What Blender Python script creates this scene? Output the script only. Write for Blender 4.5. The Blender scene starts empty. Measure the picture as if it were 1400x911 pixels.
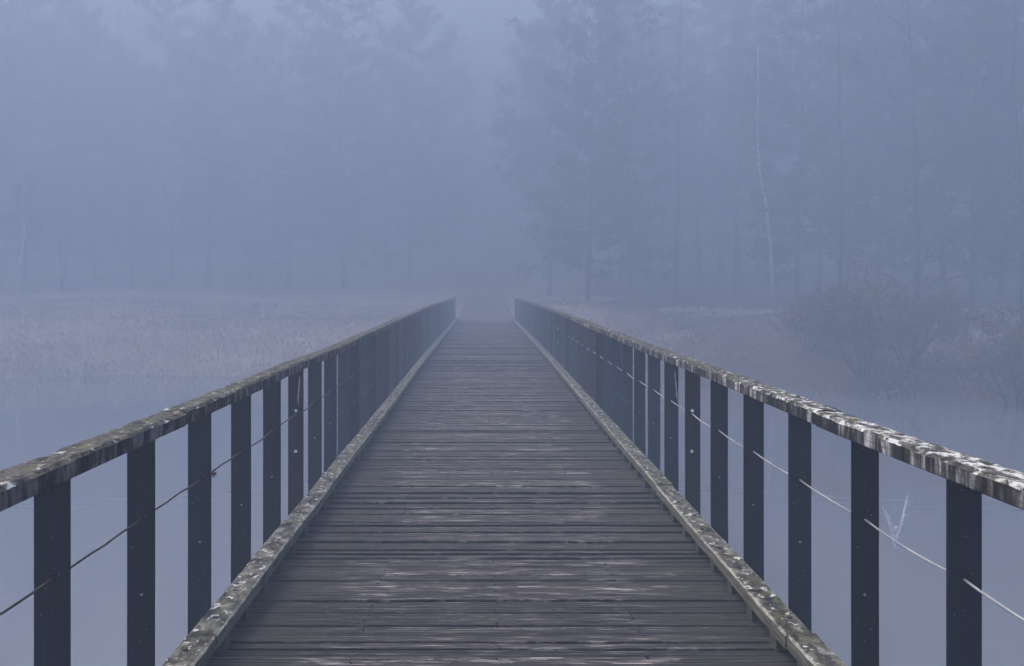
import bpy, math, random
from mathutils import Vector, Matrix, noise

R = math.radians
rnd = random.Random(7)
S = bpy.context.scene
COL = S.collection

# ------------------------------------------------------------------ camera
CAMX, CAMZ, F = -0.08, 1.70, 1400.0
cam_d = bpy.data.cameras.new("camera")
cam = bpy.data.objects.new("camera", cam_d)
COL.objects.link(cam)
cam.location = (CAMX, 0.0, CAMZ)
cam.rotation_euler = (R(90), 0, 0)
cam_d.lens, cam_d.sensor_width = 36.0, 36.0
cam_d.shift_x, cam_d.shift_y = 39 / 1400.0, -61.5 / 1400.0
cam_d.clip_start, cam_d.clip_end = 0.05, 2000
S.camera = cam

# ------------------------------------------------------------------ sky and light (overcast, soft)
SUN_ELEV, SUN_AZ = 55.0, -55.0        # azimuth from +Y, positive to the right
world = bpy.data.worlds.new("World")
S.world = world
world.use_nodes = True
wn = world.node_tree.nodes
wl = world.node_tree.links
wn.clear()
w_out = wn.new("ShaderNodeOutputWorld")
w_bg = wn.new("ShaderNodeBackground")
w_sky = wn.new("ShaderNodeTexSky")
w_sky.sky_type = 'NISHITA'
w_sky.sun_disc = False
w_sky.sun_elevation = R(SUN_ELEV)
w_sky.sun_rotation = R(SUN_AZ)
w_sky.dust_density = 6.0
w_sky.ozone_density = 0.3
w_bg.inputs['Strength'].default_value = 0.15
wl.new(w_sky.outputs[0], w_bg.inputs['Color'])
wl.new(w_bg.outputs[0], w_out.inputs['Surface'])

sun_d = bpy.data.lights.new("sun", 'SUN')
sun_d.energy = 1.5
sun_d.angle = R(40)
sun_d.color = (1.0, 0.92, 0.82)
sun = bpy.data.objects.new("sun", sun_d)
COL.objects.link(sun)
sun.rotation_euler = (R(90 - SUN_ELEV), 0, R(180 - SUN_AZ))

S.view_settings.view_transform = 'Standard'
S.view_settings.look = 'None'
S.view_settings.gamma = 1
S.view_settings.use_curve_mapping = False
S.view_settings.exposure = 2.28
S.render.engine = 'CYCLES'
S.cycles.use_denoising = True
S.cycles.max_bounces = 8
S.cycles.volume_bounces = 3
S.cycles.diffuse_bounces = 3
S.cycles.glossy_bounces = 3
S.cycles.transparent_max_bounces = 4
S.cycles.sample_clamp_indirect = 6

HAZE_DENSITY = 0.033
HAZE_COLOR = (0.285, 0.35, 0.475)
HAZE_ANISO = 0.15

WATER_Z = -2.0
K = 1.55                               # depth of the far bank

# ------------------------------------------------------------------ helpers
def tag(o, label=None, cat=None, group=None, kind=None):
    if label: o["label"] = label
    if cat: o["category"] = cat
    if group: o["group"] = group
    if kind: o["kind"] = kind
    return o

def empty(name, loc=(0, 0, 0), rz=0.0):
    o = bpy.data.objects.new(name, None)
    o.empty_display_size = 0.3
    o.location = loc
    o.rotation_euler = (0, 0, rz)
    COL.objects.link(o)
    return o

class MB:
    """collects vertices and faces, built as one mesh object"""
    def __init__(s):
        s.v, s.f, s.m = [], [], []
    def add(s, vs, fs, mi=0):
        b = len(s.v)
        s.v.extend([tuple(p) for p in vs])
        for f in fs:
            s.f.append(tuple(b + i for i in f))
            s.m.append(mi)
    def box(s, x0, x1, y0, y1, z0, z1, c=0.0, mi=0):
        """box with chamfered edges along Y when c>0"""
        if c <= 0:
            vs = [(x, y, z) for y in (y0, y1) for x, z in ((x0, z0), (x1, z0), (x1, z1), (x0, z1))]
            fs = [(3, 2, 1, 0), (4, 5, 6, 7), (0, 1, 5, 4), (1, 2, 6, 5), (2, 3, 7, 6), (3, 0, 4, 7)]
            s.add(vs, [tuple(reversed(f)) for f in fs], mi)
            return
        prof = [(x0 + c, z0), (x1 - c, z0), (x1, z0 + c), (x1, z1 - c), (x1 - c, z1), (x0 + c, z1), (x0, z1 - c), (x0, z0 + c)]
        s.loft([[(x, y0, z) for x, z in prof], [(x, y1, z) for x, z in prof]], mi=mi)
    def loft(s, rings, caps=True, mi=0, closed=True):
        n = len(rings[0])
        vs = [p for r in rings for p in r]
        fs = []
        for k in range(len(rings) - 1):
            for i in range(n if closed else n - 1):
                j = (i + 1) % n
                fs.append((k * n + i, k * n + j, (k + 1) * n + j, (k + 1) * n + i))
        if caps and closed:
            fs.append(tuple(range(n - 1, -1, -1)))
            fs.append(tuple((len(rings) - 1) * n + i for i in range(n)))
        s.add(vs, fs, mi)
    def tube(s, pts, rads, n=6, mi=0, caps=True):
        pts = [Vector(p) for p in pts]
        rings = []
        up = None
        for i, p in enumerate(pts):
            a = pts[max(i - 1, 0)]; b = pts[min(i + 1, len(pts) - 1)]
            t = (b - a)
            if t.length < 1e-9: t = Vector((0, 0, 1))
            t.normalize()
            if up is None:
                up = Vector((1, 0, 0)) if abs(t.x) < 0.8 else Vector((0, 1, 0))
            u = up - t * up.dot(t)
            if u.length < 1e-6: u = t.orthogonal()
            u.normalize(); up = u
            w = t.cross(u)
            r = rads[i] if isinstance(rads, (list, tuple)) else rads
            rings.append([p + (u * math.cos(2 * math.pi * k / n) + w * math.sin(2 * math.pi * k / n)) * r for k in range(n)])
        s.loft(rings, caps=caps, mi=mi)
    def disc(s, c, r, h, axis='z', n=10, mi=0):
        """short cylinder standing on c along an axis"""
        a, b = [], []
        for k in range(n):
            q = 2 * math.pi * k / n
            x, y = r * math.cos(q), r * math.sin(q)
            if axis == 'z':
                a.append((c[0] + x, c[1] + y, c[2])); b.append((c[0] + x * .9, c[1] + y * .9, c[2] + h))
            else:
                a.append((c[0] + x, c[1], c[2] + y)); b.append((c[0] + x * .9, c[1] + h, c[2] + y * .9))
        s.loft([a, b], mi=mi)
    def build(s, name, mats, parent=None, smooth=False):
        me = bpy.data.meshes.new(name)
        me.from_pydata(s.v, [], s.f)
        if not isinstance(mats, (list, tuple)): mats = [mats]
        for m in mats: me.materials.append(m)
        if len(mats) > 1:
            me.polygons.foreach_set("material_index", s.m)
        if smooth:
            me.polygons.foreach_set("use_smooth", [True] * len(me.polygons))
        me.update()
        o = bpy.data.objects.new(name, me)
        COL.objects.link(o)
        if parent is not None: o.parent = parent
        return o

def fix_normals(o):
    import bmesh
    bm = bmesh.new(); bm.from_mesh(o.data)
    bmesh.ops.recalc_face_normals(bm, faces=bm.faces)
    bm.to_mesh(o.data); bm.free()
    return o

def copy_tree(o, parent=None):
    c = o.copy()
    COL.objects.link(c)
    if parent is not None: c.parent = parent
    for ch in list(o.children):
        copy_tree(ch, c)
    return c

class NT:
    """small node-graph helper"""
    def __init__(s, name):
        s.mat = bpy.data.materials.new(name)
        s.mat.use_nodes = True
        s.n = s.mat.node_tree.nodes; s.l = s.mat.node_tree.links
        s.n.clear()
        s.out = s.n.new("ShaderNodeOutputMaterial")
        s.p = s.n.new("ShaderNodeBsdfPrincipled")
        s.l.new(s.p.outputs[0], s.out.inputs[0])
        s.tc = s.n.new("ShaderNodeTexCoord")
    def lk(s, a, b): s.l.new(a, b)
    def val(s, inp, v):
        if hasattr(v, 'is_linked') or hasattr(v, 'links'): s.l.new(v, inp)
        else: inp.default_value = v
    def mapping(s, scale=(1, 1, 1), vec=None, loc=(0, 0, 0)):
        m = s.n.new("ShaderNodeMapping")
        m.inputs['Scale'].default_value = scale
        m.inputs['Location'].default_value = loc
        s.lk(vec if vec is not None else s.tc.outputs['Object'], m.inputs['Vector'])
        return m.outputs[0]
    def noise(s, vec, scale=5, detail=4, rough=.55, dist=0.0):
        t = s.n.new("ShaderNodeTexNoise")
        t.inputs['Scale'].default_value = scale; t.inputs['Detail'].default_value = detail
        t.inputs['Roughness'].default_value = rough; t.inputs['Distortion'].default_value = dist
        s.lk(vec, t.inputs['Vector'])
        return t.outputs[0]
    def ramp(s, fac, stops, interp='LINEAR'):
        r = s.n.new("ShaderNodeValToRGB")
        r.color_ramp.interpolation = interp
        e = r.color_ramp.elements
        while len(e) < len(stops): e.new(0.5)
        for el, (p, c) in zip(e, stops):
            el.position = p
            el.color = (c, c, c, 1) if isinstance(c, (int, float)) else (*c, 1)
        s.lk(fac, r.inputs[0])
        return r.outputs[0]
    def mix(s, fac, a, b, mode='MIX'):
        m = s.n.new("ShaderNodeMix"); m.data_type = 'RGBA'; m.blend_type = mode
        s.val(m.inputs[0], fac)
        for i, v in ((6, a), (7, b)):
            if isinstance(v, tuple): v = (*v, 1) if len(v) == 3 else v
            s.val(m.inputs[i], v)
        return m.outputs[2]
    def math(s, op, a, b=0.0, clamp=False):
        m = s.n.new("ShaderNodeMath"); m.operation = op; m.use_clamp = clamp
        s.val(m.inputs[0], a); s.val(m.inputs[1], b)
        return m.outputs[0]
    def sep(s, vec):
        m = s.n.new("ShaderNodeSeparateXYZ"); s.lk(vec, m.inputs[0]); return m.outputs
    def comb(s, x, y, z):
        m = s.n.new("ShaderNodeCombineXYZ")
        for i, v in enumerate((x, y, z)): s.val(m.inputs[i], v)
        return m.outputs[0]
    def bump(s, h, strength=.4, dist=.01):
        b = s.n.new("ShaderNodeBump")
        b.inputs['Strength'].default_value = strength; b.inputs['Distance'].default_value = dist
        s.lk(h, b.inputs['Height']); s.lk(b.outputs[0], s.p.inputs['Normal'])
    def set(s, color=None, rough=None, metal=None, spec=None):
        if color is not None:
            s.val(s.p.inputs['Base Color'], (*color, 1) if isinstance(color, tuple) else color)
        if rough is not None: s.val(s.p.inputs['Roughness'], rough)
        if metal is not None: s.p.inputs['Metallic'].default_value = metal
        if spec is not None: s.p.inputs['Specular IOR Level'].default_value = spec
        return s.mat

def plain(name, c, rough=.8, metal=0, var=.35, scale=6):
    t = NT(name)
    n = t.noise(t.mapping(), scale, 5)
    lo = tuple(v * (1 - var) for v in c); hi = tuple(min(1, v * (1 + var)) for v in c)
    t.set(t.ramp(n, [(.3, lo), (.7, hi)]), rough, metal, .3)
    return t.mat

# ------------------------------------------------------------------ materials
def mat_deck():
    t = NT("weathered_deck_planks")
    g = t.n.new("ShaderNodeNewGeometry")
    isl = g.outputs['Random Per Island']
    x, y, z = t.sep(t.tc.outputs['Object'])
    v = t.comb(t.math('ADD', x, t.math('MULTIPLY', isl, 37.0)), y, z)
    broad = t.noise(t.mapping((2.2, 8, 6), v), 1.0, 5, .65)
    fine = t.noise(t.mapping((5.0, 60, 30), v), 1.0, 8, .72)
    worn = t.noise(t.mapping((3.2, 34, 8), v, (3, 9, 1)), 1.0, 6, .66)
    spots = t.noise(t.mapping((9, 22, 9), v), 1.0, 3, .6)
    base = t.ramp(fine, [(.36, (.003, .003, .003)), (.44, (.014, .013, .013)), (.52, (.048, .045, .044)), (.61, (.20, .19, .18)), (.70, (.47, .45, .44))])
    base = t.mix(t.ramp(broad, [(.38, 0.0), (.66, .7)]), base, t.mix(.5, base, (.10, .082, .072)))
    # pale bleached streaks along the board edges, black split lines along the grain
    base = t.mix(t.ramp(worn, [(.555, 0.0), (.63, .85)]), base, (.44, .42, .41))
    split = t.noise(t.mapping((1.6, 42, 12), v, (1, 2, 5)), 1.0, 5, .66)
    base = t.mix(t.ramp(split, [(.36, .97), (.44, 0.0)]), base, (.004, .005, .006))
    tone = t.ramp(isl, [(0, .35), (.3, .6), (.5, .9), (.8, 1.0), (1, 1.75)])
    base = t.mix(1.0, base, tone, 'MULTIPLY')
    # dark damp knots and blotches
    base = t.mix(t.ramp(spots, [(.66, 0.0), (.78, .8)]), base, (.02, .018, .02))
    # shade beside the kerbs painted onto the board ends as a green black film
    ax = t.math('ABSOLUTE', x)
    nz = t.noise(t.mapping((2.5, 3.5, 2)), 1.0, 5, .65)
    edge_shade = t.math('ADD', ax, t.math('MULTIPLY', t.math('SUBTRACT', nz, .5), 1.1))
    edge_shade_f = t.ramp(edge_shade, [(.80, 0.0), (1.22, .80)])
    base = t.mix(edge_shade_f, base, t.mix(fine, (.012, .013, .010), (.05, .052, .036)))
    base = t.mix(1.0, base, (1.0, .95, .90), 'MULTIPLY')
    t.set(base, t.ramp(fine, [(.3, .55), (.75, .8)]), 0, .3)
    hsum = t.math('ADD', t.math('MULTIPLY', fine, 1.0), t.math('ADD', t.math('MULTIPLY', worn, .7), t.math('MULTIPLY', split, 1.2)))
    t.bump(hsum, .9, .016)
    return t.mat

def mat_rail(name, white, streak_light, fade):
    t = NT(name)
    g = t.n.new("ShaderNodeNewGeometry")
    nx, ny, nz = t.sep(g.outputs['Normal'])
    P = t.tc.outputs['Object']
    x, y, z = t.sep(P)
    grain = t.noise(t.mapping((60, 3, 60)), 1.0, 5, .65)
    streak = t.noise(t.mapping((9, 13, 2.2)), 1.0, 4, .6, .3)
    streak2 = t.noise(t.mapping((9, 5.5, 3.0), None, (4, 1, 7)), 1.0, 5, .65, .5)
    side = t.ramp(streak, [(.40, (.006, .0055, .0055)), (.48, (.030, .027, .026)), (.55, (.13, .12, .115)), (.66, streak_light)])
    side = t.mix(t.ramp(streak2, [(.40, .85), (.50, 0.0)]), side, (.006, .0065, .0065))
    side = t.mix(t.ramp(grain, [(.34, .5), (.50, 0.0)]), side, (.012, .011, .010))
    # top: grey wood, olive moss, white crust lichen
    moss = t.noise(t.mapping((14, 9, 14)), 1.0, 5, .65)
    lich = t.noise(t.mapping((26, 13, 26), None, (5, 5, 5)), 1.0, 6, .66, .5)
    dens = t.noise(t.mapping((1, .35, 1), None, (2, 8, 1)), 1.0, 2, .5)
    dark = t.noise(t.mapping((30, 17, 30), None, (9, 3, 1)), 1.0, 5, .65, .4)
    top = t.mix(t.ramp(grain, [(.35, 0.0), (.65, 1.0)]), (.010, .009, .008), (.14, .13, .12))
    top = t.mix(t.ramp(moss, [(.45, 0.0), (.58, .8)]), top, t.mix(t.ramp(dark, [(.4, 0.0), (.6, 1.0)]), (.012, .013, .005), (.13, .13, .06)))
    top = t.mix(t.ramp(dark, [(.38, .95), (.5, 0.0)]), top, (.008, .008, .006))
    lf = t.math('ADD', lich, t.math('MULTIPLY', t.math('SUBTRACT', dens, .5), .30))
    # the crust is thickest on the old timber at the near end
    lf = t.math('SUBTRACT', lf, t.math('MULTIPLY', t.ramp(t.math('MULTIPLY', y, .1), [(.30, 0.0), (.75, 1.0)]), fade))
    top = t.mix(t.ramp(lf, [(white, 0.0), (white + .09, 1.0)]), top, t.mix(dark, (.40, .40, .36), (.80, .81, .79)))
    up = t.ramp(t.math('ADD', nz, t.math('MULTIPLY', t.math('SUBTRACT', moss, .5), .5)), [(.38, 0.0), (.62, 1.0)])
    t.set(t.mix(up, side, top), .85, 0, .25)
    t.bump(t.math('ADD', t.math('MULTIPLY', grain, .5), t.math('ADD', lich, streak)), .7, .008)
    return t.mat

def mat_kerb(name, green):
    t = NT(name)
    g = t.n.new("ShaderNodeNewGeometry")
    nx, ny, nz = t.sep(g.outputs['Normal'])
    grain = t.noise(t.mapping((70, 3, 70)), 1.0, 5, .65)
    blot = t.noise(t.mapping((16, 9, 16)), 1.0, 6, .65, .4)
    moss = t.noise(t.mapping((7, 4, 7), None, (3, 2, 8)), 1.0, 5, .6)
    lich = t.noise(t.mapping((24, 16, 24), None, (5, 1, 5)), 1.0, 6, .65, .5)
    top = t.ramp(blot, [(.34, (.007, .0065, .005)), (.46, (.045, .042, .033)), (.58, (.15, .145, .12)), (.72, (.42, .415, .39))])
    top = t.mix(t.ramp(moss, [(.44, 0.0), (.6, .75)]), top, t.mix(t.ramp(blot, [(.38, 0.0), (.62, 1.0)]), tuple(c * .12 for c in green), green))
    top = t.mix(t.ramp(lich, [(.58, 0.0), (.63, .95)]), top, (.66, .66, .61))
    side = t.mix(t.ramp(grain, [(.35, 0.0), (.65, 1.0)]), (.022, .02, .015), (.21, .20, .16))
    side = t.mix(t.ramp(moss, [(.42, 0.0), (.6, .7)]), side, green)
    edge = t.ramp(t.math('ABSOLUTE', nz), [(.45, 0.0), (.6, 1.0), (.85, 1.0), (.95, 0.0)])
    col = t.mix(t.ramp(nz, [(.5, 0.0), (.8, 1.0)]), side, top)
    # bleached, chewed arris
    col = t.mix(t.math('MULTIPLY', edge, t.ramp(blot, [(.38, .1), (.6, .85)])), col, (.42, .42, .35))
    t.set(col, .85, 0, .25)
    t.bump(t.math('ADD', grain, blot), .7, .008)
    return t.mat

def mat_paint(name, c, rust=0.0):
    t = NT(name)
    n = t.noise(t.mapping((6, 6, 2)), 1.0, 6, .6)
    v = t.noise(t.mapping((40, 40, 2.5)), 1.0, 4, .6)
    col = t.mix(n, tuple(q * .6 for q in c), tuple(q * 1.45 for q in c))
    col = t.mix(t.ramp(v, [(.54, 0.0), (.75, .6)]), col, tuple(q * 2.2 for q in c))
    sp = t.noise(t.mapping((90, 90, 60)), 1.0, 2, .5)
    col = t.mix(t.ramp(sp, [(.72, 0.0), (.76, .7)]), col, (.28, .30, .32))
    if rust:
        rn = t.noise(t.mapping((7, 7, 2.0), None, (1, 4, 2)), 1.0, 5, .6)
        col = t.mix(t.ramp(rn, [(.35, 0.0), (.6, rust)]), col, (.085, .045, .03))
    t.set(col, t.ramp(n, [(.3, .5), (.7, .7)]), 0, .2)
    t.bump(n, .08, .004)
    return t.mat

def mat_water():
    t = NT("still_lake_water")
    n1 = t.noise(t.mapping((.5, 1.6, 1)), 1.0, 3, .5)
    n2 = t.noise(t.mapping((3.0, 8.0, 1)), 1.0, 2, .5)
    t.set((.185, .205, .24), .05, 0, .5)
    t.p.inputs['IOR'].default_value = 1.75
    t.bump(t.math('ADD', n1, t.math('MULTIPLY', n2, .15)), .11, .05)
    return t.mat

def mat_ground():
    t = NT("bank_earth_and_litter")
    a = t.noise(t.mapping(), .35, 6, .6)
    b = t.noise(t.mapping(), 5, 5, .65)
    c = t.ramp(a, [(.35, (.30, .255, .23)), (.5, (.38, .33, .30)), (.65, (.44, .385, .35))])
    c = t.mix(t.ramp(b, [(.4, .0), (.7, .5)]), c, (.26, .22, .18))
    x, y, z = t.sep(t.tc.outputs['Object'])
    e = t.math('ADD', x, t.math('MULTIPLY', a, 12.0))
    c = t.mix(t.ramp(t.math('MULTIPLY', e, .05), [(.5, .0), (.75, .85)]), c, t.mix(b, (.03, .026, .018), (.10, .08, .055)))
    t.set(c, .95, 0, .15)
    t.bump(b, .6, .05)
    return t.mat

M = {
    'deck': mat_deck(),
    'rail_l': mat_rail("mossy_timber_dark", .575, (.17, .16, .15), .03),
    'rail_r': mat_rail("lichen_timber_streaked", .475, (.55, .53, .53), .095),
    'kerb_l': mat_kerb("lichen_kerb_timber_grey", (.13, .13, .075)),
    'kerb_r': mat_kerb("lichen_kerb_timber_olive", (.105, .105, .045)),
    'paint': mat_paint("dark_slate_paint", (.007, .011, .015)),
    'paint_b': mat_paint("blue_slate_paint", (.014, .021, .028)),
    'paint_c': mat_paint("hazed_slate_paint", (.036, .050, .064)),
    'paint_d': mat_paint("black_brown_paint", (.009, .009, .0095), .2),
    'paint_r': mat_paint("rust_stained_paint", (.045, .04, .04), .85),
    'lit_hole': plain("light_through_hole", (.30, .31, .33), .45, .3),
    'bright': plain("bright_steel_washer", (.85, .86, .88), .35, .0, .1),
    'iron': plain("dark_iron_bolt", (.02, .018, .017), .6, .3),
    'cable': plain("galvanised_cable", (.42, .43, .45), .45, .2),
    'cable_d': plain("rusty_dark_cable", (.055, .047, .043), .7, .2),
    'block': plain("damp_spacer_timber", (.060, .058, .036), .85, 0, .4, 30),
    'steel': plain("dark_steel_beam", (.03, .033, .036), .6),
    'pile': plain("wet_timber_pile", (.05, .045, .04), .8),
    'water': mat_water(),
    'ground': mat_ground(),
    'path': plain("pale_path_gravel", (.14, .13, .125), .9, 0, .4, 4),
    'bark_pine': plain("pine_bark", (.075, .055, .042), .9, 0, .4, 4),
    'bark_grey': plain("grey_bark", (.075, .068, .058), .9, 0, .4, 4),
    'needle': plain("pine_needles", (.038, .075, .034), .8, 0, .4, 1.2),
    'needle2': plain("spruce_needles", (.034, .056, .034), .8, 0, .4, 1.2),
    'leaf_olive': plain("sparse_olive_leaves", (.20, .155, .065), .85, 0, .4, 1.2),
    'leaf_brown': plain("withered_brown_leaves", (.17, .12, .06), .85, 0, .4, 1.2),
    'grass': plain("dry_pale_grass", (.62, .55, .50), .9, 0, .3, .6),
    'heather': plain("brown_heather", (.36, .30, .26), .9, 0, .4, .6),
    'web': plain("cobweb_silk", (.85, .88, .95), .5, 0, .05),
    'leaf_red': plain("dried_red_leaf", (.17, .045, .035), .7, 0, .5, 60),
}
def mat_birch():
    t = NT("white_birch_bark")
    n = t.noise(t.mapping((2, 2, 9)), 1.0, 4, .6)
    t.set(t.ramp(n, [(.36, (.06, .055, .05)), (.45, (.74, .73, .70)), (.8, (.86, .85, .82))]), .8, 0, .2)
    return t.mat
M['birch'] = mat_birch()

# ------------------------------------------------------------------ terrain, lake
def shore(x):
    """distance along Y where the far bank leaves the water at a given x"""
    wob = 3.4 * noise.noise((x * .10, 3.1, 0)) * min(1, abs(x) / 6) + 1.3 * noise.noise((x * .35, 9.0, 0))
    b = 43 - (.52 * x if x > 0 else -.06 * x)
    b = max(b, 22 + .04 * abs(x))
    return b + wob

def height(x, y):
    s = y - shore(x)
    near = -1.6 - y                      # the bank behind the camera
    s = max(s, near * 1.6)
    n = noise.noise((x * .12, y * .12, 1.0)) * .35 + noise.noise((x * .4, y * .4, 5.0)) * .10
    if s < 0:
        z = WATER_Z + max(s * .28, -1.6)
    else:
        z = WATER_Z + .25 * (1 - math.exp(-s * 2)) + .35 * min(1, s / 8) + 1.2 * (1 - math.exp(-max(0, s - .5) / 3.0)) + max(0, s - 8) * .055 + .5 * noise.noise((x * .07, y * .05, 9)) * min(1, max(0, s - 4) / 8)
        z += n * min(1, s / 3)
    return z

def grid(name, xs, ys, fz, mat):
    mb = MB()
    nx = len(xs)
    vs = [(x, y, fz(x, y)) for y in ys for x in xs]
    fs = [(j * nx + i, j * nx + i + 1, (j + 1) * nx + i + 1, (j + 1) * nx + i) for j in range(len(ys) - 1) for i in range(nx - 1)]
    mb.add(vs, fs)
    return mb.build(name, mat, None, True)

def spread(lo, hi, fine_lo, fine_hi, fstep, cstep):
    a = []
    v = lo
    while v < hi:
        a.append(v)
        v += fstep if fine_lo <= v < fine_hi else cstep
    a.append(hi)
    return a
tag(grid("ground", spread(-170, 170, -45, 45, .75, 6), spread(-40, 240, -6, 75, .75, 6), height, M['ground']), kind='structure')
wm = MB()
wm.add([(-169, -39, WATER_Z), (169, -39, WATER_Z), (169, 120, WATER_Z), (-169, 120, WATER_Z)], [(0, 1, 2, 3)])
tag(wm.build("lake", M['water']), kind='structure')

# ------------------------------------------------------------------ bridge
DECK_END = 49.5
def arch(y):
    t = min(max((y - 4) / 24.0, 0), 1)
    return .10 * t * t * (3 - 2 * t)

bridge = empty("footbridge", (0, 0, 0))
tag(bridge, "long straight timber plank footbridge running out over the lake into fog", "footbridge")

db = MB()
PW = .084
y = -2.6
while y < DECK_END:
    w = PW + rnd.uniform(-.008, .012)
    gap = rnd.choice([.005, .007, .009, .012, .016, .022])
    xl, xr = -1.415 + rnd.uniform(-.01, .01), 1.415 + rnd.uniform(-.01, .01)
    dz = rnd.uniform(-.009, .006); tilt = rnd.uniform(-.009, .009)
    near = y < 20
    nseg = 18 if near else 4
    g = rnd.choice([0, .0015, .004, .006])
    fl = rnd.uniform(-.04, .04)
    # grooved profile (y, z), top side with two shallow flutes
    if near:
        prof = [(0, -.035), (0, -.004), (.004, 0), (w * (.30 + fl), .0008), (w * (.325 + fl), -g), (w * (.35 + fl), -g), (w * (.375 + fl), 0),
                (w * .62, .0008), (w * .645, -g), (w * .68, -g), (w * .705, 0), (w - .004, 0), (w, -.004), (w, -.035)]
    else:
        prof = [(0, -.035), (0, -.004), (.004, 0), (w - .004, 0), (w, -.004), (w, -.035)]
    rings = []
    ph = rnd.random() * 100
    for k in range(nseg + 1):
        x = xl + (xr - xl) * k / nseg
        wob = .004 * noise.noise((x * 1.1, ph, 0)) + .0015 * noise.noise((x * 7, ph, 3))
        lift = .004 * noise.noise((x * .8, ph, 7))
        rings.append([(x, y + py + wob * (1 if py > w / 2 else .4), arch(y) + dz + pz + (tilt * (py / w - .5) + lift if pz > -.03 else 0)) for py, pz in prof])
    db.loft(rings)
    y += w + gap
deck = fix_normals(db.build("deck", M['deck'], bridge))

# rows of screw heads over the joists, part of the deck surface
nb = MB()
y = -2.5
while y < 20:
    for xx in (-.68, -.01, .68):
        for _ in range(2):
            if rnd.random() < .8:
                nb.disc((xx + rnd.uniform(-.012, .012), y + rnd.uniform(0, .1), arch(y) - .001), .0055, .005, n=6)
    y += .137
nb.build("screw_heads", M['iron'], bridge)["kind"] = "stuff"

for sx in (-1, 1):
    b = MB()
    ys = [-2.6 + i * 1.0 for i in range(53)]
    for k in range(len(ys) - 1):
        pass
    rings = []
    xo, xi = 1.416 * sx, 1.27 * sx
    for yy in ys:
        a = arch(yy)
        rings.append([(xi, yy, a - .36), (xo, yy, a - .36), (xo, yy, a - .042), (xi, yy, a - .042)])
    b.loft(rings)
    fix_normals(b.build("edge_beam", M['steel'], bridge))
for yy in range(4, 46, 6):
    b = MB()
    b.box(-1.5, 1.5, yy, yy + .25, -.62 + arch(yy), -.365 + arch(yy), .015)
    b.build("cross_beam", M['steel'], bridge)
    for sx in (-1, 1):
        p = MB()
        p.tube([(sx * 1.15, yy + .125, -3.7), (sx * 1.15, yy + .125, -.621 + arch(yy))], .14, 12)
        p.build("pile", M['pile'], bridge, True)

# kerbs: long timbers on spacer blocks
SP, Y0 = .862, 3.32
BX = .0
def kerb_line(side):
    mk = M['kerb_l'] if side < 0 else M['kerb_r']
    xi, xo = side * 1.283, side * 1.418
    y = -2.3
    blocks_far = MB()
    pieces = []
    n_blk = 0
    while y < DECK_END - .5:
        L = 3.45 + rnd.uniform(-.02, .02)
        ye = min(y + L - .006, DECK_END)
        mb = MB()
        step = .035 if y < 12 else .12
        m = max(2, int((ye - y) / step))
        rings = []
        off = rnd.uniform(-.006, .006); dz = rnd.uniform(-.004, .004); ph = rnd.random() * 50
        for k in range(m + 1):
            yy = y + (ye - y) * k / m
            a = arch(yy) + dz + .006 * noise.noise((yy * .5, ph, 0))
            c = .007 + .007 * abs(noise.noise((yy * 6, ph, 1))) + .004 * abs(noise.noise((yy * 19, ph, 2)))
            c2 = .006 + .006 * abs(noise.noise((yy * 6, ph, 11)))
            wx = off + .005 * noise.noise((yy * .9, ph, 3)) + .002 * noise.noise((yy * 9, ph, 4))
            t0, t1 = .075, .142
            top = lambda q: .004 * noise.noise((yy * 8, ph, q)) + .0025 * noise.noise((yy * 25, ph, q))
            pts = [(xi + wx, t0), (xi + wx, t1 - c + top(5)), (xi + side * c + wx, t1 + top(6)), ((xi * .65 + xo * .35) + wx, t1 + top(7)),
                   ((xi * .35 + xo * .65) + wx, t1 + top(8)), (xo - side * c2 + wx, t1 + top(9)), (xo + wx, t1 - c2), (xo + wx, t0)]
            rings.append([(px, yy, a + pz) for px, pz in pts])
        mb.loft(rings)
        # dark bolt heads sunk in the top, one over each block
        yb = Y0 - .2 + math.ceil((y - Y0 + .2 + .05) / (SP / 2)) * (SP / 2)
        blks = []
        while yb < ye - .05:
            if yb < 30:
                xb = (xi + xo) / 2 + rnd.uniform(-.018, .018)
                mb.disc((xb, yb, arch(yb) + .137), .014, .0085, n=8, mi=1)
                if rnd.random() < .35:
                    mb.disc((xb + rnd.uniform(-.03, .03), yb + rnd.uniform(.035, .05), arch(yb) + .137), .010, .008, n=8, mi=1)
            blks.append(yb)
            yb += SP / 2
        o = fix_normals(mb.build("kerb", [mk, M['iron']], bridge))
        for yb in blks:
            t = MB() if yb < 30 else blocks_far
            x0, x1 = sorted((xi + side * .006 - side*.0, xo - side * .02))
            w = .055 + rnd.uniform(-.004, .004)
            t.box(x0, x1, yb - w, yb + w, arch(yb) - .004, arch(yb) + .0765, .004)
            if yb < 30:
                t.build("spacer_block", M['block'], o)
        y += L
    fb = blocks_far.build("far_spacer_blocks", M['block'], bridge)
    fb["kind"] = "stuff"
kerb_line(-1)
kerb_line(1)

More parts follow.
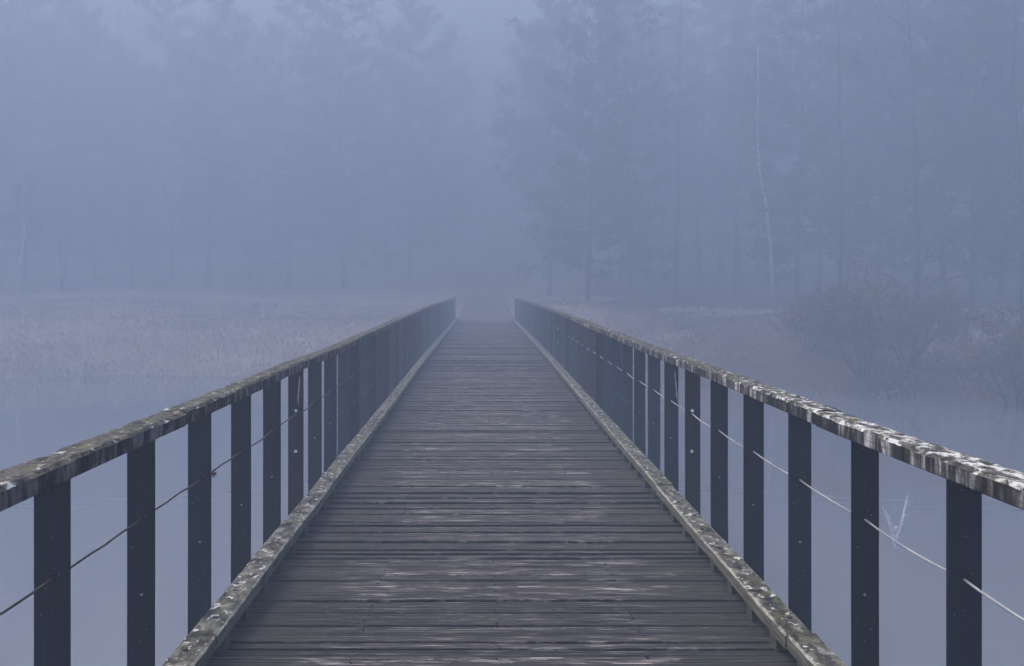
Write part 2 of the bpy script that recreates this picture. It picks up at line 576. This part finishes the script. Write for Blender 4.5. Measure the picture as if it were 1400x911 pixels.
# ------------------------------------------------------------------ railings
RAIL_TOP, RAIL_T = 1.15, .066
def railing(side):
    mr = M['rail_l'] if side < 0 else M['rail_r']
    root = empty("railing", (side * 1.478, 0, 0))
    if side < 0:
        tag(root, "left-hand railing of the footbridge, dark mossy handrail and slack rusty wire", "railing", "railings of the footbridge")
    else:
        tag(root, "right-hand railing of the footbridge, handrail crusted with white lichen, pale wire", "railing", "railings of the footbridge")
    # handrail timbers, butted end to end over every fourth post
    joints = [-1.6] + [Y0 + SP * (1.5 + 4 * k) for k in range(0, 24)]
    def prof_z(y):
        # small humps and dips of the old timber
        d = .010 * noise.noise((y * .33, side * 4.0, 0))
        if side < 0: d += -.010 * math.exp(-((y - 9.3) / 1.6) ** 2)
        return arch(y) + d
    for a, b in zip(joints[:-1], joints[1:]):
        if a > DECK_END: break
        mb = MB()
        b2 = b - .005
        step = .02 if a < 8 else (.05 if a < 16 else .2)
        m = max(3, int((b2 - a) / step))
        off = rnd.uniform(-.005, .005); dz = rnd.uniform(-.004, .004); ph = rnd.random() * 60
        rings = []
        for k in range(m + 1):
            y = a + (b2 - a) * k / m
            nn = lambda f, q: noise.noise((y * f, ph, q))
            zt = RAIL_TOP + prof_z(y) + dz
            zb = zt - RAIL_T + .002 * nn(2, 21)
            cx = off + .005 * nn(.6, 1)
            hw = .0615 + .003 * nn(1.5, 2)
            ci = .008 + .010 * abs(nn(5, 3)) + .006 * abs(nn(17, 4))
            co = .008 + .012 * abs(nn(5, 5)) + .006 * abs(nn(17, 6))
            r = lambda q: .007 * nn(6, q) + .0045 * nn(17, q + 3) + .002 * nn(41, q + 5)
            si = lambda q: .003 * nn(9, q) + .002 * nn(25, q)
            pts = [(-hw + co * .5, zb), (hw - .004, zb), (hw + si(30), zb + .005), (hw + si(31), (zt + zb) / 2), (hw + si(32), zt - ci),
                   (hw - ci, zt + r(7) * .6), (hw * .35, zt + r(8)), (-hw * .35, zt + r(9)), (-hw + co, zt + r(10) * .7), (-hw, zt - co), (-hw, zb + .006)]
            # mirrored so that +x of the profile faces the deck
            rings.append([(-side * (px) + cx, y, pz) for px, pz in pts])
        mb.loft(rings)
        fix_normals(mb.build("handrail", mr, root, False))
    # posts: flat steel bars standing across the walk
    n = -2
    wire_pts = []
    hole_x = -.003 * side
    while True:
        yp = Y0 + n * SP
        if yp > DECK_END - .3: break
        idx = n + 1                                         # 1 = first post in the frame
        special = idx in (6, 22, 38, 54)
        mp = M[rnd.choice(['paint', 'paint', 'paint_b'] if idx < 7 else ['paint', 'paint_b', 'paint_b', 'paint_c', 'paint_c'])]  # far posts also draw a paler tone, haze put into the paint
        if special: mp = M['paint_d']
        if (side > 0 and idx in (14, 15)) or (side < 0 and idx in (15,)): mp = M['paint_r']
        if side < 0 and idx in (20,): mp = M['paint_d']
        w = .0575 + rnd.uniform(-.001, .001)
        th = .006
        a = arch(yp)
        top = RAIL_TOP - RAIL_T + prof_z(yp) + .004
        pb = MB()
        tl = rnd.uniform(-.003, .003)
        c = .0025
        base = [(-w + c, -th), (w - c, -th), (w, -th + c), (w, th - c), (w - c, th), (-w + c, th), (-w, th - c), (-w, -th + c)]
        rings = [[(px + tl + side * .002, py, -.52 + a) for px, py in base], [(px, py, a + .4) for px, py in base], [(px, py, top) for px, py in base]]
        pb.loft(rings)
        post = fix_normals(pb.build("post", mp, root))
        post.location = (0, yp, 0)
        post.rotation_euler = (0, 0, rnd.uniform(-.03, .03))
        if yp < 24:
            zs = [(.45, .006, M['lit_hole'])] if not special else [(.78, .0125, M['bright']), (.478, .0125, M['bright'])]  # pale discs on plain posts stand for light shining through empty holes
            for zz, rr, mm in zs:
                bb = MB()
                bb.disc((hole_x + rnd.uniform(-.004, .004), -th + .001, zz + a), rr, -.006, 'y', 10)
                fix_normals(bb.build("bolt_or_lit_hole", mm, post))
            gb = MB()
            gb.disc((hole_x, -th + .001, .757 + a), .011, -.005, 'y', 10)
            fix_normals(gb.build("grommet", M['iron'], post))
        wire_pts.append((yp, a + .757))
        n += 1
    # tension wire through the posts, slightly slack between them
    wb = MB()
    pts = []
    for (ya, za), (yb, zb) in zip(wire_pts[:-1], wire_pts[1:]):
        sag = rnd.uniform(.006, .016) if side > 0 else rnd.uniform(.0, .012)
        kx, kz = rnd.uniform(-.008, .008), rnd.uniform(-.010, .006)
        for k in range(8):
            t = k / 8
            d = -4 * sag * t * (1 - t)
            kk = math.sin(math.pi * t) ** 2
            j = 0 if side > 0 else .004 * noise.noise((ya * 3 + t * 5, 2.0, 1.0)) * (1 if k else 0)
            pts.append((hole_x + kx * kk, ya + (yb - ya) * t, za + (zb - za) * t + d + (kz * kk if side < 0 else 0) + j))
    pts.append((hole_x, *wire_pts[-1]))
    wb.tube(pts, .0042, 6)
    wb.build("wire", M['cable'] if side > 0 else M['cable_d'], root, True)
    return root
railing(-1)
railing(1)

# withered leaf caught on the left wire
lb = MB()
cx, cy, cz = -1.476, 5.30, .757 + arch(5.3) - .012
for k in range(5):
    q = rnd.uniform(0, 6.28)
    L = rnd.uniform(.018, .032)
    d = Vector((math.cos(q) * .8, rnd.uniform(-.4, .4), math.sin(q) * 1.0 - .3)).normalized()
    s_ = d.cross(Vector((0, 1, 0.3))).normalized() * .008
    p0 = Vector((cx, cy, cz)); pm = p0 + d * L * .5 + Vector((0, -.006, .003)); p1 = p0 + d * L
    n_ = d.cross(s_).normalized() * .0007
    ring = [p0, pm + s_, p1, pm - s_]
    lb.add([p + n_ for p in ring] + [p - n_ for p in ring], [(0, 1, 2, 3), (7, 6, 5, 4), (0, 4, 5, 1), (1, 5, 6, 2), (2, 6, 7, 3), (3, 7, 4, 0)])
tag(lb.build("dead_leaf", M['leaf_red']), "small shrivelled red brown leaf caught on the left-hand wire", "leaf")

# cobwebs
def strands(mb, segs, r):
    for a, b in segs:
        a, b = Vector(a), Vector(b)
        mid = (a + b) / 2 + Vector((rnd.uniform(-.002, .002), 0, -.003))
        mb.tube([a, mid, b], [r, r * .8, r], 4)
wb = MB()
yw = 3.86
WX = 1.475
wz = .757 + arch(yw) - .012
c = Vector((WX, yw, wz))
def W(dx, dz, dy=0): return (WX + dx, yw + dy, wz + dz)
segs = []
# two dewy arms rising in a V from the wire
for sx, top in ((-1, .135), (1, .165)):
    for q in range(4):
        segs.append((W(rnd.uniform(-.008, .008), -.025), W(sx * (.045 + .008 * rnd.uniform(-1, 1)), top + rnd.uniform(-.02, .02), rnd.uniform(-.01, .01))))
for k in range(11):
    z = .012 + k * .0085
    h = .005 + z * .30
    segs.append((W(-h, z + rnd.uniform(-.004, .004)), W(h, z + rnd.uniform(-.004, .004))) if k < 6 else (W(-h - .004, z), W(-h + .010, z + .004)))
    if k >= 6: segs.append((W(h - .008, z), W(h + .006, z + .005)))
strands(wb, segs, .0013)
for _ in range(46):
    sx = rnd.choice((-1, 1)); z = rnd.uniform(-.02, .10)
    p = W(sx * (z + .02) * .27 + rnd.uniform(-.004, .004), z, rnd.uniform(-.003, .003))
    r = rnd.uniform(.0008, .0019)
    wb.tube([(p[0], p[1], p[2] - r), p, (p[0], p[1], p[2] + r)], [r * .3, r, r * .3], 6)
for p, r in ((W(0, .052), .0065),):
    wb.tube([(p[0], p[1], p[2] - r), (p[0], p[1], p[2] - r * .5), (p[0], p[1], p[2] + r * .5), (p[0], p[1], p[2] + r)], [r * .2, r * .8, r * .8, r * .2], 8)
tag(wb.build("cobweb", M['web']), "white dewy cobweb in a V shape on the right-hand wire", "cobweb")
def small_web(x, y, z0, z1, dx, label):
    mb = MB()
    segs = []
    for k in range(5):
        o = rnd.uniform(-.006, .006)
        segs.append(((x + o, y, z1 - k * .01), (x + dx + rnd.uniform(-.005, .005), y + rnd.uniform(-.01, .01), z0 + k * .02)))
    for k in range(6):
        t = rnd.uniform(.2, .85)
        z = z1 + (z0 - z1) * t
        segs.append(((x + dx * t - .006, y, z), (x + dx * t + .006, y, z - .01)))
    strands(mb, segs, .0006)
    tag(mb.build("cobweb", M['web']), label, "cobweb")
small_web(1.424, 8.05, .80, 1.06, .02, "thin white cobweb hanging beside the right-hand post with two bright bolts")
small_web(-1.40, 7.35, .86, 1.07, -.012, "thin pale cobweb hanging just before the left-hand post with two bright bolts")

# ------------------------------------------------------------------ trees
def at(px, d):
    return CAMX + (px - 661) / F * d

def blade(mb, p, d, L, w, mi=0):
    """thin two-face needle bunch / leaf"""
    s_ = d.cross(Vector((rnd.uniform(-1, 1), rnd.uniform(-1, 1), rnd.uniform(-1, 1))))
    if s_.length < 1e-4: s_ = d.orthogonal()
    s_ = s_.normalized() * w
    mb.add([p - s_ * .5, p + d * L * .5 - s_, p + d * L, p + d * L * .5 + s_], [(0, 1, 2, 3)], mi)

def rvec(up=0.0):
    v = Vector((rnd.gauss(0, 1), rnd.gauss(0, 1), rnd.gauss(0, 1) + up))
    return v.normalized() if v.length > 1e-6 else Vector((0, 0, 1))

def trunk_path(h, lean, wob, n=9):
    pts = []
    a, b = rnd.uniform(0, 9), rnd.uniform(0, 9)
    for k in range(n):
        t = k / (n - 1)
        pts.append(Vector((lean[0] * t + wob * noise.noise((t * 3, a, 0)) * t, lean[1] * t + wob * noise.noise((t * 3, b, 4)) * t, h * t - .25 * (k == 0))))
    return pts

def along(pts, t):
    f = t * (len(pts) - 1); i = min(int(f), len(pts) - 2)
    return pts[i].lerp(pts[i + 1], f - i)

def pine(name, h, cw, base_t, nlimb, mat, lean=(0, 0), dens=1.0, droop=.1, taper=.65):
    root = empty(name)
    pts = trunk_path(h, lean, .5)
    r0 = .0075 * h + .02
    t = MB(); t.tube(pts, [r0 * (1 - .93 * k / 8) for k in range(9)], 8)
    t.build("trunk", M['bark_pine'], root, True)
    c = MB()
    for i in range(nlimb):
        u = base_t + (1 - base_t) * ((i + rnd.random()) / nlimb) ** .9
        p = along(pts, min(u, .985))
        q = rnd.uniform(0, 6.283)
        v = (u - base_t) / (1 - base_t)
        L = cw * (1 - v) ** taper * rnd.uniform(.45, 1.1) * (.75 + .5 * min(1, v * 4)) + .25
        d = Vector((math.cos(q), math.sin(q), rnd.uniform(-.05, .35) + .5 * v - droop))
        d.normalize()
        e = p + d * L
        mid = p + d * L * .55 + Vector((0, 0, -.06 * L))
        c.tube([p, mid, e], [.012 + .02 * L * (1 - v) * .5, .012 + .006 * L, .006], 4, 1)
        ncl = max(3, int(L * 5.5 * dens))
        for k in range(ncl):
            s = .25 + .75 * (k + rnd.random()) / ncl
            cp = p.lerp(mid, s / .55) if s < .55 else mid.lerp(e, (s - .55) / .45)
            cp = cp + rvec() * rnd.uniform(0, .16 * L)
            for _ in range(11):
                blade(c, cp + rvec() * .12, (rvec(.5) + d * .5).normalized(), rnd.uniform(.18, .40), rnd.uniform(.03, .06))
    c.build("crown", [mat, M['bark_pine']], root)
    return root

def branch(mb, p, d, L, r, lev, tips):
    n = 4
    pts = [p]; dd = d.copy()
    for k in range(n):
        dd = (dd + rvec(.15) * .18).normalized()
        pts.append(pts[-1] + dd * (L / n))
    mb.tube(pts, [max(.006, r * (1 - .75 * k / n)) for k in range(n + 1)], 4 if lev < 3 else 3)
    if lev == 0:
        tips.append((pts[-1], dd)); tips.append((pts[2], dd))
        return
    for k in range(rnd.choice((3, 4, 4, 5))):
        s = rnd.uniform(.3, 1.0)
        q = along(pts, s)
        nd = (dd + rvec(.25) * .75).normalized()
        branch(mb, q, nd, L * rnd.uniform(.45, .7), max(.006, r * .5), lev - 1, tips)

def bare_tree(name, h, spread_, base_t, bark, leafmat=None, leaves=0, lean=(0, 0), nl=15, r0=None, lev=2):
    root = empty(name)
    pts = trunk_path(h, lean, .7)
    r0 = r0 or .0065 * h
    t = MB(); t.tube(pts, [max(.012, r0 * (1 - .92 * k / 8)) for k in range(9)], 8)
    t.build("trunk", bark, root, True)
    c = MB(); tips = []
    for i in range(nl):
        u = base_t + (1 - base_t) * (i + rnd.random()) / nl
        p = along(pts, min(u, .98))
        q = rnd.uniform(0, 6.283)
        v = (u - base_t) / (1 - base_t)
        d = Vector((math.cos(q), math.sin(q), rnd.uniform(.35, 1.1))).normalized()
        L = spread_ * (1 - .65 * v) * rnd.uniform(.6, 1.1)
        branch(c, p, d, L, r0 * .30 * (1 - .6 * v), lev, tips)
    for p, d in tips:
        for _ in range(3):
            q = (d + rvec(.2) * .8).normalized()
            blade(c, p, q, rnd.uniform(.3, .7), .008)
        for _ in range(leaves):
            blade(c, p + rvec() * .25, rvec(-.3), rnd.uniform(.07, .13), .035, 1)
    c.build("crown", [bark if bark != M['birch'] else M['bark_grey'], leafmat or M['leaf_brown']], root)
    return root

def bush(name, h, w, leafmat, leaves):
    root = empty(name)
    s = MB(); c = MB(); tips = []
    for i in range(9):
        q = rnd.uniform(0, 6.283)
        d = Vector((math.cos(q) * .55, math.sin(q) * .55, 1)).normalized()
        p0 = Vector((math.cos(q) * .15, math.sin(q) * .15, -.15))
        L = h * rnd.uniform(.5, .8)
        pm = p0 + d * L * .5 + rvec() * .1; pe = p0 + d * L + rvec() * .2
        s.tube([p0, pm, pe], [.035, .022, .01], 5)
        for k in range(7):
            u = rnd.uniform(.3, 1)
            b = p0.lerp(pm, u * 2) if u < .5 else pm.lerp(pe, u * 2 - 1)
            nd = Vector((rnd.gauss(0, w), rnd.gauss(0, w), rnd.uniform(.2, 1))).normalized()
            branch(c, b, nd, h * rnd.uniform(.2, .4), .010, 1, tips)
    s.build("stem", M['bark_grey'], root, True)
    for p, d in tips:
        for _ in range(2): blade(c, p, (d + rvec(.3) * .7).normalized(), rnd.uniform(.2, .45), .007)
        for _ in range(leaves): blade(c, p + rvec() * .13, rvec(), rnd.uniform(.05, .10), .03, 1)
    c.build("foliage", [M['bark_grey'], leafmat], root)
    return root

def put(o, px, d, sc=1.0, rz=None, label=None, cat="tree", group=None, sz=None):
    if px > 1070: d *= .83; sc *= .92
    if px < 640: d *= 1.12; sc *= 1.07
    d *= K; sc *= K
    x = at(px, d)
    o.location = (x, d, height(x, d))
    o.rotation_euler = (0, 0, rnd.uniform(0, 6.28) if rz is None else rz)
    o.scale = (sc, sc, sc)
    tag(o, label, cat, group)
    return o

pine_main = put(pine("pine_tree", 14.8, 2.7, .10, 96, M['needle'], (.5, 0), 1.25, .1, .38), 803, 39.5, .79, .0,
                "tall dark bushy pine standing just right of the far end of the bridge", "pine tree")
pine_b = put(pine("pine_tree", 15.5, 2.9, .26, 60, M['needle2'], (-.4, 0)), 285, 50, 1.0, None,
             "slim pine with a bare dark trunk in the fog far left of the bridge", "pine tree")
pine_c = put(pine("pine_tree", 17, 3.9, .08, 84, M['needle2'], (.2, .2), 1.0, .2), 470, 50, 1.0, None,
             "broad greenish conifer rising in fog behind the left-hand railing", "pine tree")
dec_a = put(bare_tree("bare_tree", 17.5, 3.6, .35, M['bark_grey'], None, 0, (.4, 0), 17), 925, 44, 1.0, None,
            "tall bare twiggy tree right of the bushy pine, its fine branches reaching the top edge", "bare tree")
dec_b = put(bare_tree("bare_tree", 15.5, 3.0, .30, M['bark_grey'], M['leaf_olive'], 1, (-.3, .2), 15), 1005, 46, 1.0, None,
            "bare tree with a few olive leaves standing directly left of the white birch", "bare tree")
birch = put(bare_tree("birch_tree", 10.0, 1.9, .5, M['birch'], M['leaf_brown'], 1, (-.75, 0), 14, .085), 1058, 39, 1.0, 0.0,
            "leaning birch with a slim white trunk on the right bank", "birch tree")
bush_a = put(bush("bush", 3.6, .9, M['leaf_olive'], 22), 1180, 28, .80, None,
             "rounded olive brown bush on the right shore, right of the white birch", "bush")
def again(src, *a, **k):
    return put(copy_tree(src), *a, **k)

again(bush_a, 1240, 28.5, .66, label="smaller bush leaning over the right shore beside the rounded olive one", cat="bush")
again(bush_a, 1395, 25, .85, label="bush at the right edge of the view, on the nearest piece of shore", cat="bush")
again(bush_a, 1105, 30.5, .5, label="low thin bush at the foot of the white birch", cat="bush")
again(dec_b, 1150, 40, 1.0, label="bare tree behind the rounded olive bush, right of the white birch", cat="bare tree")
again(dec_a, 1255, 37, .95, label="broad bare tree on the right bank, midway between the olive bush and the right edge", cat="bare tree")
again(pine_c, 1330, 40, .92, label="dark conifer in fog above the right railing, near the right edge", cat="pine tree")
again(dec_b, 1400, 33, .95, label="bare tree at the right edge, above the shore bush", cat="bare tree")
again(pine_main, 905, 56, 1.0, label="dim pine behind the tall bare twiggy tree, lower than the bushy pine", cat="pine tree")
again(pine_b, 745, 60, 1.0, label="faint pine nearest to the right side of the path, behind the bushy pine", cat="pine tree")
again(pine_main, 560, 55, 1.1, label="wide faint conifer on the left of the path, beside the broad greenish one", cat="pine tree")
again(pine_c, 395, 54, .95, label="faint conifer between the slim pine and the broad greenish one", cat="pine tree")
again(dec_a, 180, 50, .9, label="bare tree in the fog left of the slim pine", cat="bare tree")
again(dec_b, 85, 48, .95, label="bare tree near the left edge, right of the pale young birch", cat="bare tree")
again(birch, 22, 33, .42, label="young pale birch with a thin trunk at the left edge", cat="birch tree")
again(pine_b, 620, 64, 1.05, label="faint pine nearest to the left side of the path", cat="pine tree")
again(pine_c, 862, 43.5, .80, label="broad dark conifer touching the right flank of the tall bushy pine", cat="pine tree")
again(pine_main, 752, 49, 1.0, label="soft dark pine crowding the left flank of the tall bushy pine", cat="pine tree")
# the wood behind, each trunk its own tree
G = "trees fading out in the fog behind the front row"
LB = "tree fading out in the thick fog of the wood behind the front row"
for px, d, src in ((-20, 48, pine_main), (35, 53, pine_c), (130, 55, pine_main), (235, 57, pine_c), (340, 60, pine_c), (180, 62, pine_main), (290, 64, pine_main), (90, 60, pine_c), (440, 63, pine_main), (520, 67, pine_c),
                   (600, 72, pine_main), (720, 74, pine_c), (780, 64, dec_b), (850, 58, pine_c), (885, 66, pine_main), (955, 54, pine_b), (1040, 53, pine_main),
                   (1090, 49, pine_c), (1120, 56, pine_b), (1200, 48, pine_main), (1290, 46, pine_c), (1370, 44, pine_main), (1250, 52, pine_c), (1330, 54, pine_main), (1160, 58, pine_c), (1430, 48, pine_c), (925, 70, pine_c), (1010, 68, pine_main), (860, 50, dec_b), (985, 60, dec_a)):
    again(src, px, d, rnd.uniform(.9, 1.1), label=LB, cat="tree", group=G)

# ------------------------------------------------------------------ dry grass and heather on the bank
gm = MB()
for i in range(20000):
    x = rnd.uniform(-50, 36)
    s0 = shore(x) - .3 + 24 * rnd.random() ** 1.25
    if abs(x) < 1.9 and s0 > 40: continue
    if noise.noise((x * .12, s0 * .16, 2)) < rnd.uniform(-.7, -.05): continue
    z = height(x, s0)
    heath = noise.noise((x * .15, s0 * .15, 8)) > (.24 if x < 0 else -.2)
    for _ in range(4):
        d = Vector((rnd.gauss(0, .35), rnd.gauss(0, .35), 1)).normalized()
        blade(gm, Vector((x + rnd.gauss(0, .3), s0 + rnd.gauss(0, .3), z - .04)), d, rnd.uniform(.10, .36) * (.7 if heath else 1), .035, 1 if heath else 0)
tag(gm.build("grass", [M['grass'], M['heather']]), kind='stuff')

# path carrying on from the far end of the bridge
pm = MB()
ys = [DECK_END - 1.5 + k * 1.0 for k in range(30)]
vs, fs = [], []
for k, yy in enumerate(ys):
    for j, xx in enumerate((-1.4, -.7, 0, .7, 1.4)):
        vs.append((xx, yy, height(xx, yy) + .06))
for k in range(len(ys) - 1):
    for j in range(4):
        fs.append((k * 5 + j, k * 5 + j + 1, (k + 1) * 5 + j + 1, (k + 1) * 5 + j))
pm.add(vs, fs)
tag(pm.build("path", M['path'], None, True), kind='structure')

# ------------------------------------------------------------------ fog over the lake
hb = MB()
hb.box(-175, 175, -45, 246, -4.9, 39)
hm = bpy.data.materials.new("lake_fog")
hm.use_nodes = True
hn = hm.node_tree.nodes; hn.clear()
ho = hn.new("ShaderNodeOutputMaterial"); hv = hn.new("ShaderNodeVolumePrincipled")
hv.inputs['Color'].default_value = (*HAZE_COLOR, 1)
hv.inputs['Density'].default_value = HAZE_DENSITY
hv.inputs['Anisotropy'].default_value = HAZE_ANISO
hm.node_tree.links.new(hv.outputs[0], ho.inputs['Volume'])
tag(hb.build("haze", hm), kind='stuff')
